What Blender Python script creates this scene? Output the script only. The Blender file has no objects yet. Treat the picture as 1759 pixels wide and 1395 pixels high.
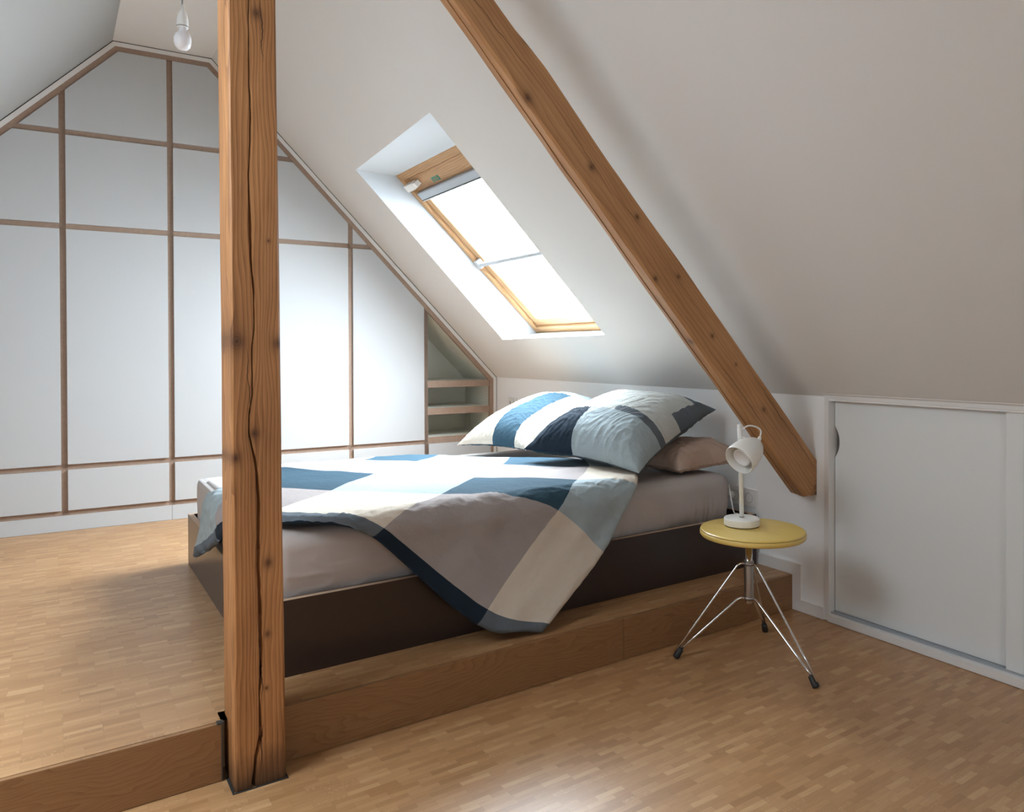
import bpy, bmesh, math, random
from mathutils import Vector, Matrix, noise
random.seed(7)
D = bpy.data; SC = bpy.context.scene; COL = SC.collection
PI = math.pi

# ------------------------------------------------------------------ camera
cam_d = D.cameras.new('camera'); cam = D.objects.new('camera', cam_d); COL.objects.link(cam)
yaw, pit, rol = -0.59692, -0.00717, -0.00322
fw = Vector((-math.sin(yaw)*math.cos(pit), math.cos(yaw)*math.cos(pit), math.sin(pit)))
rt = Vector((math.cos(yaw), math.sin(yaw), 0)); up = rt.cross(fw)
r2 = rt*math.cos(rol)+up*math.sin(rol); u2 = -rt*math.sin(rol)+up*math.cos(rol)
m = Matrix((r2, u2, -fw)).transposed().to_4x4(); m.translation = Vector((-0.263, -2.049, 1.0837))
cam.matrix_world = m
cam_d.sensor_fit = 'HORIZONTAL'; cam_d.sensor_width = 36
cam_d.lens = 1287.8*36/1759
cam_d.shift_x = (879.5-965.0)/1759; cam_d.shift_y = (610.1-697.5)/1759
cam_d.clip_start = 0.02; cam_d.clip_end = 100
SC.camera = cam

# ------------------------------------------------------------------ world, light, exposure
W = D.worlds.new('sky'); SC.world = W; W.use_nodes = True
wn = W.node_tree.nodes; bg = wn['Background']
bg.inputs['Color'].default_value = (0.79, 0.905, 1.0, 1)
# overcast sky, brightest towards the hidden sun on the side of the main skylight
_tc = wn.new('ShaderNodeTexCoord'); _dp = wn.new('ShaderNodeVectorMath'); _dp.operation = 'DOT_PRODUCT'
_dp.inputs[1].default_value = Vector((.70, .30, .65)).normalized()
_mr = wn.new('ShaderNodeMapRange'); _mr.interpolation_type = 'SMOOTHSTEP'
SKY_LO, SKY_HI = 10.0, 55.0
for k_, v_ in (('From Min', -.10), ('From Max', .95), ('To Min', SKY_LO), ('To Max', SKY_HI)): _mr.inputs[k_].default_value = v_
_lk = W.node_tree.links
_lk.new(_tc.outputs['Generated'], _dp.inputs[0]); _lk.new(_dp.outputs['Value'], _mr.inputs['Value']); _lk.new(_mr.outputs[0], bg.inputs['Strength'])
SC.view_settings.view_transform = 'Standard'; SC.view_settings.look = 'None'
SC.view_settings.exposure = 0.46; SC.view_settings.gamma = 1.0; SC.view_settings.use_curve_mapping = False
SC.cycles.use_denoising = True; SC.cycles.max_bounces = 10; SC.cycles.diffuse_bounces = 7
SC.cycles.transparent_max_bounces = 12; SC.cycles.sample_clamp_indirect = 8.0
SC.cycles.caustics_reflective = False; SC.cycles.caustics_refractive = False

def portal(name, loc, normal, upv, sx, sy):
    """daylight portal: only tells the renderer where the sky shines in"""
    l = D.lights.new(name, 'AREA'); l.shape = 'RECTANGLE'; l.size = sx; l.size_y = sy
    l.cycles.is_portal = True
    o = D.objects.new(name, l); COL.objects.link(o)
    z = -Vector(normal).normalized(); x = Vector(upv).cross(z).normalized(); y = z.cross(x)
    mm = Matrix((x, y, z)).transposed().to_4x4(); mm.translation = Vector(loc); o.matrix_world = mm
    return o

# ------------------------------------------------------------------ object helpers
def tag(o, label=None, cat=None, group=None, kind=None):
    if label: o['label'] = label
    if cat: o['category'] = cat
    if group: o['group'] = group
    if kind: o['kind'] = kind
    return o
def empty(name, loc=(0, 0, 0), rot=None, **k):
    o = D.objects.new(name, None); COL.objects.link(o); o.location = loc; o.empty_display_size = 0.1
    if rot: o.rotation_euler = rot
    return tag(o, **k)
def link(name, me, mats, parent=None, **k):
    o = D.objects.new(name, me); COL.objects.link(o)
    for mt in (mats if isinstance(mats, (list, tuple)) else [mats]): me.materials.append(mt)
    if parent: o.parent = parent
    return tag(o, **k)
def from_bm(name, bm, mats, parent=None, smooth=False, **k):
    bmesh.ops.recalc_face_normals(bm, faces=bm.faces[:])
    me = D.meshes.new(name); bm.to_mesh(me); bm.free()
    if smooth:
        for p in me.polygons: p.use_smooth = True
    return link(name, me, mats, parent, **k)
def from_py(name, vs, fs, mats, parent=None, smooth=False, **k):
    me = D.meshes.new(name); me.from_pydata([tuple(v) for v in vs], [], fs); me.update()
    if smooth:
        for p in me.polygons: p.use_smooth = True
    return link(name, me, mats, parent, **k)
def gc(o, fn):
    """store a grain coordinate (across, depth, along) on the vertices"""
    a = o.data.attributes.new('gc', 'FLOAT_VECTOR', 'POINT')
    for i, v in enumerate(o.data.vertices): a.data[i].vector = fn(v.co)
    return o
def bev(o, w=0.002, seg=2, ang=0.6):
    mo = o.modifiers.new('edge', 'BEVEL'); mo.width = w; mo.segments = seg; mo.limit_method = 'ANGLE'; mo.angle_limit = ang
    return o
def add_box(bm, a, b):
    vs = [bm.verts.new((x, y, z)) for x in (a[0], b[0]) for y in (a[1], b[1]) for z in (a[2], b[2])]
    for f in ((0,1,3,2),(4,6,7,5),(0,4,5,1),(2,3,7,6),(0,2,6,4),(1,5,7,3)): bm.faces.new([vs[i] for i in f])
def box(name, a, b, mat, parent=None, bevel=0.0, **k):
    bm = bmesh.new(); add_box(bm, a, b)
    o = from_bm(name, bm, mat, parent, **k)
    if bevel: bev(o, bevel)
    return o
def add_prism(bm, poly, off):
    """extrude a planar 3D polygon by a vector"""
    off = Vector(off)
    lo = [bm.verts.new(Vector(p)) for p in poly]; hi = [bm.verts.new(Vector(p)+off) for p in poly]
    n = len(poly)
    bm.faces.new(lo); bm.faces.new(hi[::-1])
    for i in range(n): bm.faces.new([lo[i], hi[i], hi[(i+1) % n], lo[(i+1) % n]])
def add_lathe(bm, prof, n=48, axis_o=Vector((0, 0, 0)), ax=Vector((0, 0, 1)), cap0=True, cap1=True):
    ax = ax.normalized(); t = Vector((1, 0, 0)) if abs(ax.x) < .9 else Vector((0, 1, 0))
    e1 = ax.cross(t).normalized(); e2 = ax.cross(e1)
    rings = []
    for r, h in prof:
        rings.append([bm.verts.new(axis_o+ax*h+(e1*math.cos(2*PI*i/n)+e2*math.sin(2*PI*i/n))*max(r, 1e-5)) for i in range(n)])
    for a, b in zip(rings, rings[1:]):
        for i in range(n): bm.faces.new([a[i], a[(i+1) % n], b[(i+1) % n], b[i]])
    if cap0: bm.faces.new(rings[0][::-1])
    if cap1: bm.faces.new(rings[-1])
def add_tube(bm, pts, r, n=12, cap=True):
    pts = [Vector(p) for p in pts]; rings = []; prev = None
    for i, p in enumerate(pts):
        d = (pts[min(i+1, len(pts)-1)]-pts[max(i-1, 0)]).normalized()
        if prev is None:
            t = Vector((0, 0, 1)) if abs(d.z) < .9 else Vector((1, 0, 0)); e1 = d.cross(t).normalized()
        else: e1 = (prev-d*prev.dot(d)).normalized()
        prev = e1; e2 = d.cross(e1); rr = r[i] if isinstance(r, (list, tuple)) else r
        rings.append([bm.verts.new(p+(e1*math.cos(2*PI*k/n)+e2*math.sin(2*PI*k/n))*rr) for k in range(n)])
    for a, b in zip(rings, rings[1:]):
        for i in range(n): bm.faces.new([a[i], a[(i+1) % n], b[(i+1) % n], b[i]])
    if cap: bm.faces.new(rings[0][::-1]); bm.faces.new(rings[-1])
def smooth_path(pts, it=3):
    pts = [Vector(p) for p in pts]
    for _ in range(it):
        q = [pts[0]]
        for a, b in zip(pts, pts[1:]): q += [a*.75+b*.25, a*.25+b*.75]
        q.append(pts[-1]); pts = q
    return pts

# ------------------------------------------------------------------ materials
class NT:
    def __init__(s, name):
        s.m = D.materials.new(name); s.m.use_nodes = True; s.t = s.m.node_tree; s.n = s.t.nodes; s.b = s.n['Principled BSDF']
    def put(s, v, sock):
        if isinstance(v, (int, float)): sock.default_value = v
        elif isinstance(v, tuple): sock.default_value = v if len(v) == len(sock.default_value) else v+(1,)
        else: s.t.links.new(v, sock)
    def math(s, op, a, b=0.0, c=None):
        n = s.n.new('ShaderNodeMath'); n.operation = op; s.put(a, n.inputs[0]); s.put(b, n.inputs[1])
        if c is not None: s.put(c, n.inputs[2])
        return n.outputs[0]
    def xyz(s, v):
        n = s.n.new('ShaderNodeSeparateXYZ'); s.put(v, n.inputs[0]); return n.outputs
    def vec(s, x, y, z):
        n = s.n.new('ShaderNodeCombineXYZ')
        for v, k in zip((x, y, z), n.inputs): s.put(v, k)
        return n.outputs[0]
    def noise(s, v, scale=1.0, detail=3.0, rough=.5):
        n = s.n.new('ShaderNodeTexNoise'); s.put(v, n.inputs['Vector']); n.inputs['Scale'].default_value = scale
        n.inputs['Detail'].default_value = detail; n.inputs['Roughness'].default_value = rough; return n.outputs['Fac']
    def white(s, v):
        n = s.n.new('ShaderNodeTexWhiteNoise'); n.noise_dimensions = '3D'; s.put(v, n.inputs['Vector']); return n.outputs['Value']
    def ramp(s, f, stops):
        n = s.n.new('ShaderNodeValToRGB'); s.put(f, n.inputs[0]); e = n.color_ramp.elements
        while len(e) < len(stops): e.new(.5)
        for k, (p, c) in zip(e, stops): k.position = p; k.color = c+(1,) if len(c) == 3 else c
        return n.outputs[0]
    def mix(s, f, a, b, mode='MIX'):
        n = s.n.new('ShaderNodeMix'); n.data_type = 'RGBA'; n.blend_type = mode
        s.put(f, n.inputs[0]); s.put(a, n.inputs[6]); s.put(b, n.inputs[7]); return n.outputs[2]
    def attr(s, name):
        n = s.n.new('ShaderNodeAttribute'); n.attribute_name = name; return n.outputs['Vector']
    def objco(s):
        return s.n.new('ShaderNodeTexCoord').outputs['Object']
    def bump(s, h, strength=.2, dist=.002):
        n = s.n.new('ShaderNodeBump'); n.inputs['Strength'].default_value = strength; n.inputs['Distance'].default_value = dist
        s.put(h, n.inputs['Height']); s.t.links.new(n.outputs[0], s.b.inputs['Normal'])
    def set(s, **k):
        for kk, v in k.items(): s.put(v, s.b.inputs[kk.replace('_', ' ')])
        return s.m

def plain(name, col, rough=.5, metal=0.0, spec=.5, tex=0.0, scale=60, strength=.1):
    N = NT(name); N.set(Base_Color=col, Roughness=rough, Metallic=metal); N.b.inputs['Specular IOR Level'].default_value = spec
    if tex:
        v = N.noise(N.objco(), scale, 4, .6); N.bump(v, strength, tex)
        N.set(Base_Color=N.mix(N.noise(N.objco(), 3, 2), tuple(c*.985 for c in col), col))
    return N.m

def timber_mat(name, pale, mid, dark, knots, freq=70, seed=0.0, stain=None, cx=.06, cracks=(), ring=.5, end=None):
    N = NT(name); a, d, l = N.xyz(N.attr('gc'))
    acc = 0.0; kd = 0.0; kh = 0.0
    for ka, kl, kr in knots:
        x = N.math('SUBTRACT', a, ka); y = N.math('SUBTRACT', l, kl)
        q1 = N.math('MULTIPLY', x, x); q2 = N.math('MULTIPLY', y, y)
        e = N.math('EXPONENT', N.math('MULTIPLY', N.math('ADD', N.math('DIVIDE', q1, (kr*1.5)**2), N.math('DIVIDE', q2, (kr*4.5)**2)), -1.0))
        acc = N.math('ADD', acc, N.math('MULTIPLY', N.math('MULTIPLY', x, e), .62))
        f = N.math('EXPONENT', N.math('MULTIPLY', N.math('ADD', N.math('DIVIDE', q1, (kr*.62)**2), N.math('DIVIDE', q2, (kr*.75)**2)), -1.0))
        kd = N.math('ADD', kd, f)
        kh = N.math('ADD', kh, N.math('EXPONENT', N.math('MULTIPLY', N.math('ADD', N.math('DIVIDE', q1, (kr*1.25)**2), N.math('DIVIDE', q2, (kr*1.6)**2)), -1.0)))
    lo = N.noise(N.vec(N.math('MULTIPLY', a, 9), N.math('MULTIPLY', d, 9), N.math('ADD', N.math('MULTIPLY', l, 1.7), seed)), 1, 2)
    aa = N.math('ADD', N.math('SUBTRACT', a, acc), N.math('MULTIPLY', N.math('SUBTRACT', lo, .5), .07))
    aa = N.math('ADD', aa, N.math('MULTIPLY', d, .35))
    # rings, tighter away from the heart line
    dd = N.math('ABSOLUTE', N.math('SUBTRACT', aa, cx))
    ph = N.math('MULTIPLY', N.math('POWER', N.math('ADD', dd, .004), .8), freq)
    w = N.math('FRACT', ph)
    w = N.math('POWER', w, 1.6)
    fine = N.noise(N.vec(N.math('MULTIPLY', a, 420), N.math('MULTIPLY', d, 420), N.math('MULTIPLY', l, 14)), 1, 3)
    big = N.noise(N.vec(N.math('MULTIPLY', a, 14), N.math('MULTIPLY', d, 14), N.math('MULTIPLY', l, 3)), 1, 3)
    v = N.math('ADD', N.math('MULTIPLY', w, ring), N.math('ADD', N.math('MULTIPLY', fine, .42), N.math('MULTIPLY', N.math('SUBTRACT', big, .35), .75)))
    col = N.ramp(v, [(.12, pale), (.5, mid), (.95, dark)])
    halo = N.math('MINIMUM', kh, 1.0)
    col = N.mix(N.math('MULTIPLY', halo, .55), col, tuple(c*.42 for c in mid)+(1,))
    kdc = N.math('MINIMUM', N.math('MULTIPLY', kd, N.math('ADD', .45, N.noise(N.vec(N.math('MULTIPLY', a, 60), 0.0, N.math('MULTIPLY', l, 40)), 1, 3))), 1.0)
    col = N.mix(N.math('MULTIPLY', kdc, .95), col, N.ramp(N.math('FRACT', N.math('MULTIPLY', kd, 3.2)), [(.0, (.035, .014, .008)), (.7, (.13, .052, .022))]))
    if stain:
        s = N.math('SUBTRACT', 1.0, N.math('DIVIDE', l, N.math('MULTIPLY', N.noise(N.vec(N.math('MULTIPLY', a, 22), d, N.math('MULTIPLY', l, 9)), 1, 3), stain)))
        col = N.mix(N.math('MULTIPLY', N.math('MAXIMUM', N.math('MINIMUM', s, 1.0), 0.0), .9), col, (.03, .017, .011, 1))
    wv = N.math('MULTIPLY', N.math('SUBTRACT', N.noise(N.vec(0.0, 0.0, N.math('MULTIPLY', l, 14)), 1, 4, .6), .5), .022)
    for a0_, a1_, l0_, l1_, wd_ in cracks:    # open shakes along the grain
        t_ = N.math('DIVIDE', N.math('SUBTRACT', l, l0_), l1_-l0_)
        ac = N.math('ADD', N.math('ADD', N.math('MULTIPLY', t_, a1_-a0_), a0_), wv)
        inr = N.math('MULTIPLY', N.math('GREATER_THAN', t_, 0.0), N.math('LESS_THAN', t_, 1.0))
        tap = N.math('MULTIPLY', N.math('MULTIPLY', N.math('MULTIPLY', t_, N.math('SUBTRACT', 1.0, t_)), 4.0), wd_)
        mk = N.math('MULTIPLY', N.math('LESS_THAN', N.math('ABSOLUTE', N.math('SUBTRACT', a, ac)), tap), inr)
        col = N.mix(N.math('MULTIPLY', mk, .85), col, (.03, .014, .008, 1))
    if end is not None:
        e_ = N.math('MULTIPLY', N.math('SUBTRACT', N.math('ADD', end, N.math('MULTIPLY', N.math('SUBTRACT', N.noise(N.vec(N.math('MULTIPLY', a, 30), N.math('MULTIPLY', d, 30), N.math('MULTIPLY', l, 14)), 1, 4), .5), .16)), l), 16.0)
        col = N.mix(N.math('MULTIPLY', N.math('MAXIMUM', N.math('MINIMUM', e_, 1.0), 0.0), .75), col, (.05, .025, .013, 1))
    N.set(Base_Color=col, Roughness=.55); N.b.inputs['Specular IOR Level'].default_value = .35
    N.bump(v, .35, .002)
    return N.m

def parquet_mat(name, tint=1.0):
    N = NT(name); x, y, z = N.xyz(N.objco())
    wd, L = .0170, .082
    row = N.math('FLOOR', N.math('DIVIDE', y, wd))
    off = N.math('MULTIPLY', N.math('ROUND', N.math('MULTIPLY', N.white(N.vec(row, 3.0, 1.0)), 3.0)), L*.5)
    u = N.math('DIVIDE', N.math('ADD', N.math('ADD', x, off), N.math('MULTIPLY', N.white(N.vec(row, 9.0, 5.0)), .004)), L)
    cell = N.math('FLOOR', u)
    r = N.white(N.vec(row, cell, 7.0)); r2_ = N.white(N.vec(cell, row, 2.0))
    c = lambda *q: tuple(v*tint for v in q)
    col = N.ramp(r, [(0, c(.315, .165, .070)), (.25, c(.365, .198, .087)), (.6, c(.395, .220, .100)), (.88, c(.430, .250, .118)), (1, c(.49, .300, .150))])
    g = N.noise(N.vec(N.math('ADD', N.math('MULTIPLY', x, 18), N.math('MULTIPLY', r2_, 50)), N.math('MULTIPLY', y, 480), row), 1, 3)
    col = N.mix(N.math('MULTIPLY', N.math('SUBTRACT', g, .35), 1.0), col, c(.20, .095, .038)+(1,))
    # pale ray flecks on a few strips
    fl = N.noise(N.vec(N.math('MULTIPLY', x, 150), N.math('ADD', N.math('MULTIPLY', y, 260), N.math('MULTIPLY', x, 90)), cell), 1, 2)
    fm = N.math('MULTIPLY', N.math('GREATER_THAN', r2_, .9), N.math('GREATER_THAN', fl, .63))
    col = N.mix(N.math('MULTIPLY', fm, .6), col, (.62, .44, .28, 1))
    fy = N.math('FRACT', N.math('DIVIDE', y, wd)); fx = N.math('FRACT', u)
    gap = N.math('MAXIMUM', N.math('LESS_THAN', fy, .045), N.math('LESS_THAN', fx, .010))
    col = N.mix(N.math('MULTIPLY', gap, .28), col, (.10, .045, .02, 1))
    N.set(Base_Color=col, Roughness=N.math('ADD', .30, N.math('MULTIPLY', g, .12)))
    N.b.inputs['Specular IOR Level'].default_value = .5
    N.bump(N.math('ADD', N.math('MULTIPLY', gap, -1.0), N.math('MULTIPLY', r, .25)), .25, .0006)
    return N.m

def oak_mat(name):
    N = NT(name); a, d, l = N.xyz(N.attr('gc'))
    wob = N.noise(N.vec(N.math('MULTIPLY', a, 6), 0.0, N.math('MULTIPLY', l, 1.6)), 1, 3)
    ph = N.math('ADD', N.math('MULTIPLY', a, 60), N.math('MULTIPLY', wob, 26))
    w = N.math('POWER', N.math('FRACT', ph), 2.0)
    fine = N.noise(N.vec(N.math('MULTIPLY', a, 500), d, N.math('MULTIPLY', l, 16)), 1, 3)
    v = N.math('ADD', N.math('MULTIPLY', w, .27), N.math('MULTIPLY', fine, .72))
    col = N.ramp(v, [(.1, (.315, .165, .070)), (.5, (.245, .122, .050)), (.95, (.130, .060, .024))])
    N.set(Base_Color=col, Roughness=.38); N.bump(v, .15, .001)
    return N.m

def fabric_mat(name, col, rough=.9, scale=1.0, wr=.35):
    N = NT(name); p = N.objco(); x, y, z = N.xyz(p)
    weave = N.noise(p, 900, 2, .6)
    slub = N.noise(N.vec(N.math('MULTIPLY', N.math('ADD', x, y), 40), N.math('MULTIPLY', N.math('SUBTRACT', x, y), 700), N.math('MULTIPLY', z, 300)), 1, 2)
    cr = N.noise(p, 26*scale, 3, .6)
    c2 = tuple(min(1, c*1.16) for c in col)+(1,); c1 = tuple(c*.88 for c in col)+(1,)
    N.set(Base_Color=N.mix(N.math('ADD', N.math('MULTIPLY', weave, .5), N.math('MULTIPLY', slub, .5)), c1, c2), Roughness=rough)
    N.b.inputs['Specular IOR Level'].default_value = .06
    N.b.inputs['Sheen Weight'].default_value = .03; N.b.inputs['Sheen Roughness'].default_value = .5
    N.bump(N.math('ADD', N.math('MULTIPLY', cr, 1.0), N.math('MULTIPLY', weave, .04)), wr, .012)
    return N.m

def ply_edge_mat(name):
    N = NT(name); p = N.objco(); x, y, z = N.xyz(p)
    g = N.noise(N.vec(N.math('MULTIPLY', x, 60), N.math('MULTIPLY', y, 60), N.math('MULTIPLY', z, 60)), 1, 4)
    N.set(Base_Color=N.ramp(g, [(.3, (.285, .193, .14)), (.7, (.33, .228, .168))]), Roughness=.6); return N.m

M_plaster = plain('plaster', (.735, .725, .71), .92, tex=.0012, scale=260, strength=.18, spec=.2)
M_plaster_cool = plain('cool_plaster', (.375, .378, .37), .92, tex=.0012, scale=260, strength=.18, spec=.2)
M_plaster_white = plain('white_plaster', (.90, .91, .915), .9, tex=.001, scale=220, strength=.15, spec=.2)
M_lam = plain('white_laminate', (.475, .488, .495), .42, spec=.45)
M_paint = plain('white_paint', (.78, .77, .76), .4)
M_lacq = plain('satin_white_lacquer', (.79, .82, .825), .33, spec=.6)
M_shelf = plain('shelf_white', (.66, .65, .58), .55)
M_dark = plain('dark_gap', (.02, .018, .016), .8)
M_edge = ply_edge_mat('plywood_edge')
M_parq = parquet_mat('oak_parquet', 1.15)
M_parq2 = parquet_mat('oak_parquet_step', 1.10)
M_oak = oak_mat('oak_board')
M_chrome = plain('chrome', (.72, .72, .72), .16, 1.0)
M_steel = plain('brushed_steel', (.42, .40, .38), .35, 1.0)
M_rubber = plain('black_rubber', (.015, .015, .015), .5)
M_alu = plain('aluminium_grey', (.40, .43, .46), .4, .2)
M_blindbar = plain('blind_bar_grey', (.33, .345, .36), .45)
M_wplast = plain('white_plastic', (.80, .80, .78), .3)
M_lampw = plain('lamp_white_enamel', (.84, .83, .79), .35)
M_bulbglass = plain('bulb_opal', (.78, .77, .79), .15)
M_greycord = plain('grey_cord', (.20, .19, .18), .6)
M_green = plain('green_sticker', (.02, .22, .14), .5)

def glass_mat():
    N = NT('window_glass'); out = N.n['Material Output']
    tr = N.n.new('ShaderNodeBsdfTransparent'); gl = N.n.new('ShaderNodeBsdfGlossy'); gl.inputs['Roughness'].default_value = .02
    mx = N.n.new('ShaderNodeMixShader'); mx.inputs[0].default_value = .04
    N.t.links.new(tr.outputs[0], mx.inputs[1]); N.t.links.new(gl.outputs[0], mx.inputs[2])
    N.t.links.new(mx.outputs[0], out.inputs['Surface']); return N.m
M_glass = glass_mat()
M_reveal = plain('reveal_paint', (.50, .53, .55), .85, tex=.0008, scale=220, strength=.1, spec=.2)

# ------------------------------------------------------------------ room numbers
XR, XL = 2.289, -1.765            # knee walls
YW, WR = 2.620, -0.04906          # wardrobe front line y = YW + WR*x
YB = -4.3                          # wall behind the camera
YN = 3.35                          # wall behind the wardrobe
ZK = 0.8946; SL = 1.0323; ZC = 2.745
PL = 0.1467
XCR = XR-(ZC-ZK)/SL; XCL = 0.0150; ZKL = ZC-(XCL-XL)*SL
NR = Vector((SL, 0, 1)).normalized()

# floor
bm = bmesh.new(); add_box(bm, (XL-.1, YB-.1, -.12), (XR+.1, YN, 0)); from_bm('floor', bm, M_parq, kind='structure')

# walls
def wall(name, poly, off, mat=M_plaster): 
    bm = bmesh.new(); add_prism(bm, poly, off); return from_bm(name, bm, mat, kind='structure')
gable = [(XL, 0), (XR, 0), (XR, ZK), (XCR, ZC), (XCL, ZC), (XL, ZKL)]
wall('wall_north', [(x, YN, z) for x, z in gable], (0, .1, 0))
# knee wall on the right, with a recess for the sliding-door cupboard
CY0, CY1, CZ1 = -2.05, -.182, .878
bm = bmesh.new()
add_box(bm, (XR, CY1, 0), (XR+.12, YN, ZK)); add_box(bm, (XR, YB, 0), (XR+.12, CY0, ZK)); add_box(bm, (XR, CY0, CZ1), (XR+.12, CY1, ZK))
from_bm('wall_right', bm, M_plaster_white, kind='structure')
bm = bmesh.new(); add_box(bm, (XL-.12, YB, 0), (XL, YN, ZKL)); from_bm('wall_left', bm, M_plaster, kind='structure')

def slab_with_hole(name, O, A, B, la, lb, holes, thick, mat):
    """O corner, A/B unit axes, size la x lb, holes = quads of four (a,b) points in order; thick = vector"""
    bm = bmesh.new()
    def V(a, b, t=0): return bm.verts.new(O+A*a+B*b+thick*t)
    # one hole: ring of four quads
    h = holes[0]; o = [(0, 0), (la, 0), (la, lb), (0, lb)]
    ca = sum(p[0] for p in h)/4; cb_ = sum(p[1] for p in h)/4
    for t in (0, 1):
        ov = [V(*p, t) for p in o]; hv = [V(p[0]+(.03 if p[0] > ca else -.03)*t, p[1]+(.03 if p[1] > cb_ else -.03)*t, t) for p in h]
        for i in range(4):
            j = (i+1) % 4; bm.faces.new([ov[i], ov[j], hv[j], hv[i]])
    return from_bm(name, bm, mat, kind='structure')

# right roof slope with the skylight opening
A = Vector((1, 0, -SL)).normalized(); B = Vector((0, 1, 0)); O = Vector((XCR, YB, ZC)); la = (Vector((XR, 0, ZK))-Vector((XCR, 0, ZC))).length
def ab(p): q = Vector(p)-O; return (q.dot(A), q.dot(B))
SK = [Vector(p) for p in ((1.136, 2.035, 2.085), (1.103, .978, 2.119), (2.034, .946, 1.158), (2.043, 1.994, 1.149))]   # TL TR BR BL
hole = [ab(SK[1]), ab(SK[2]), ab(SK[3]), ab(SK[0])]
slab_with_hole('ceiling_right_slope', O, A, B, la, YN-YB, [hole], NR*.004, M_plaster)
# left roof slope with a second skylight behind the camera
A2 = Vector((-1, 0, -SL)).normalized(); O2 = Vector((XCL, YB, ZC)); la2 = (Vector((XL, 0, ZKL))-Vector((XCL, 0, ZC))).length
NL = Vector((-SL, 0, 1)).normalized()
W2 = (.80, 1.70, 3.55, 4.45)   # a0 a1 b0 b1
hole2 = [(W2[0], W2[2]), (W2[1], W2[2]), (W2[1], W2[3]), (W2[0], W2[3])]
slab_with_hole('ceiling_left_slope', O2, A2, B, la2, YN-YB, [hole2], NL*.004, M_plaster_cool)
wall('ceiling', [(XCL, YB, ZC), (XCR, YB, ZC), (XCR, YN, ZC), (XCL, YN, ZC)], (0, 0, .1))
# wall behind the camera with an unseen window added for soft fill light
bx0, bx1, bz0, bz1 = -.75, .20, .9, 1.60
bm = bmesh.new()
hq = [(bx0, bz0), (bx1, bz0), (bx1, bz1), (bx0, bz1)]
for y in (YB, YB-.15):
    g = [bm.verts.new((x, y, z)) for x, z in gable]; h = [bm.verts.new((x, y, z)) for x, z in hq]
    bm.faces.new([g[0], g[1], h[1], h[0]]); bm.faces.new([g[1], g[2], h[2], h[1]]); bm.faces.new([g[2], g[3], h[2]])
    bm.faces.new([g[3], g[4], h[3], h[2]]); bm.faces.new([g[4], g[5], h[3]]); bm.faces.new([g[5], g[0], h[0], h[3]])
from_bm('wall_back', bm, M_plaster, kind='structure')
w3 = empty('fill_window_3', ((bx0+bx1)/2, YB, bz0), kind='structure')
def rel(o, base): o.location = -Vector(base); return o
def bar_frame(bm, x0, x1, z0, z1, y0, y1, w):
    add_box(bm, (x0, y0, z0), (x1, y1, z0+w)); add_box(bm, (x0, y0, z1-w), (x1, y1, z1))
    add_box(bm, (x0, y0, z0+w), (x0+w, y1, z1-w)); add_box(bm, (x1-w, y0, z0+w), (x1, y1, z1-w))
bm = bmesh.new(); bar_frame(bm, bx0, bx1, bz0, bz1, YB-.14, YB-.02, .05); add_box(bm, ((bx0+bx1)/2-.03, YB-.12, bz0+.05), ((bx0+bx1)/2+.03, YB-.04, bz1-.05))
rel(from_bm('window_frame', bm, M_paint, w3), w3.location)
rel(box('window_pane', (bx0+.05, YB-.085, bz0+.05), (bx1-.05, YB-.080, bz1-.05), M_glass, w3), w3.location)
portal('fill_back_window', ((bx0+bx1)/2, YB-.16, (bz0+bz1)/2), (0, 1, 0), (0, 0, 1), bx1-bx0, bz1-bz0)

# second skylight (left slope, behind the camera)
def lf(a, b, t): return O2+A2*a+B*b+NL*t
w2 = empty('window_2', lf(W2[0], W2[2], 0), kind='structure')
bm = bmesh.new()
def slope_box(bm, f, a0, a1, b0, b1, t0, t1):
    vs = [bm.verts.new(f(a, b, t)) for a in (a0, a1) for b in (b0, b1) for t in (t0, t1)]
    for q in ((0,1,3,2),(4,6,7,5),(0,4,5,1),(2,3,7,6),(0,2,6,4),(1,5,7,3)): bm.faces.new([vs[i] for i in q])
a0, a1, b0, b1 = W2
for q in ((a0-.02, a0, b0-.02, b1+.02), (a1, a1+.02, b0-.02, b1+.02), (a0, a1, b0-.02, b0), (a0, a1, b1, b1+.02)): slope_box(bm, lf, *q, 0.004, .2)
rel(from_bm('reveal', bm, M_plaster_white, w2), w2.location)
bm = bmesh.new()
for q in ((a0, a0+.06, b0, b1), (a1-.06, a1, b0, b1), (a0+.06, a1-.06, b0, b0+.06), (a0+.06, a1-.06, b1-.06, b1)): slope_box(bm, lf, *q, .14, .2)
rel(from_bm('window_frame', bm, M_paint, w2), w2.location)
bm = bmesh.new(); slope_box(bm, lf, a0+.06, a1-.06, b0+.06, b1-.06, .17, .174); rel(from_bm('window_pane', bm, M_glass, w2), w2.location)
portal('daylight_left_skylight', lf((a0+a1)/2, (b0+b1)/2, .22), tuple(-NL), (0, 1, 0), b1-b0, a1-a0)

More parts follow.
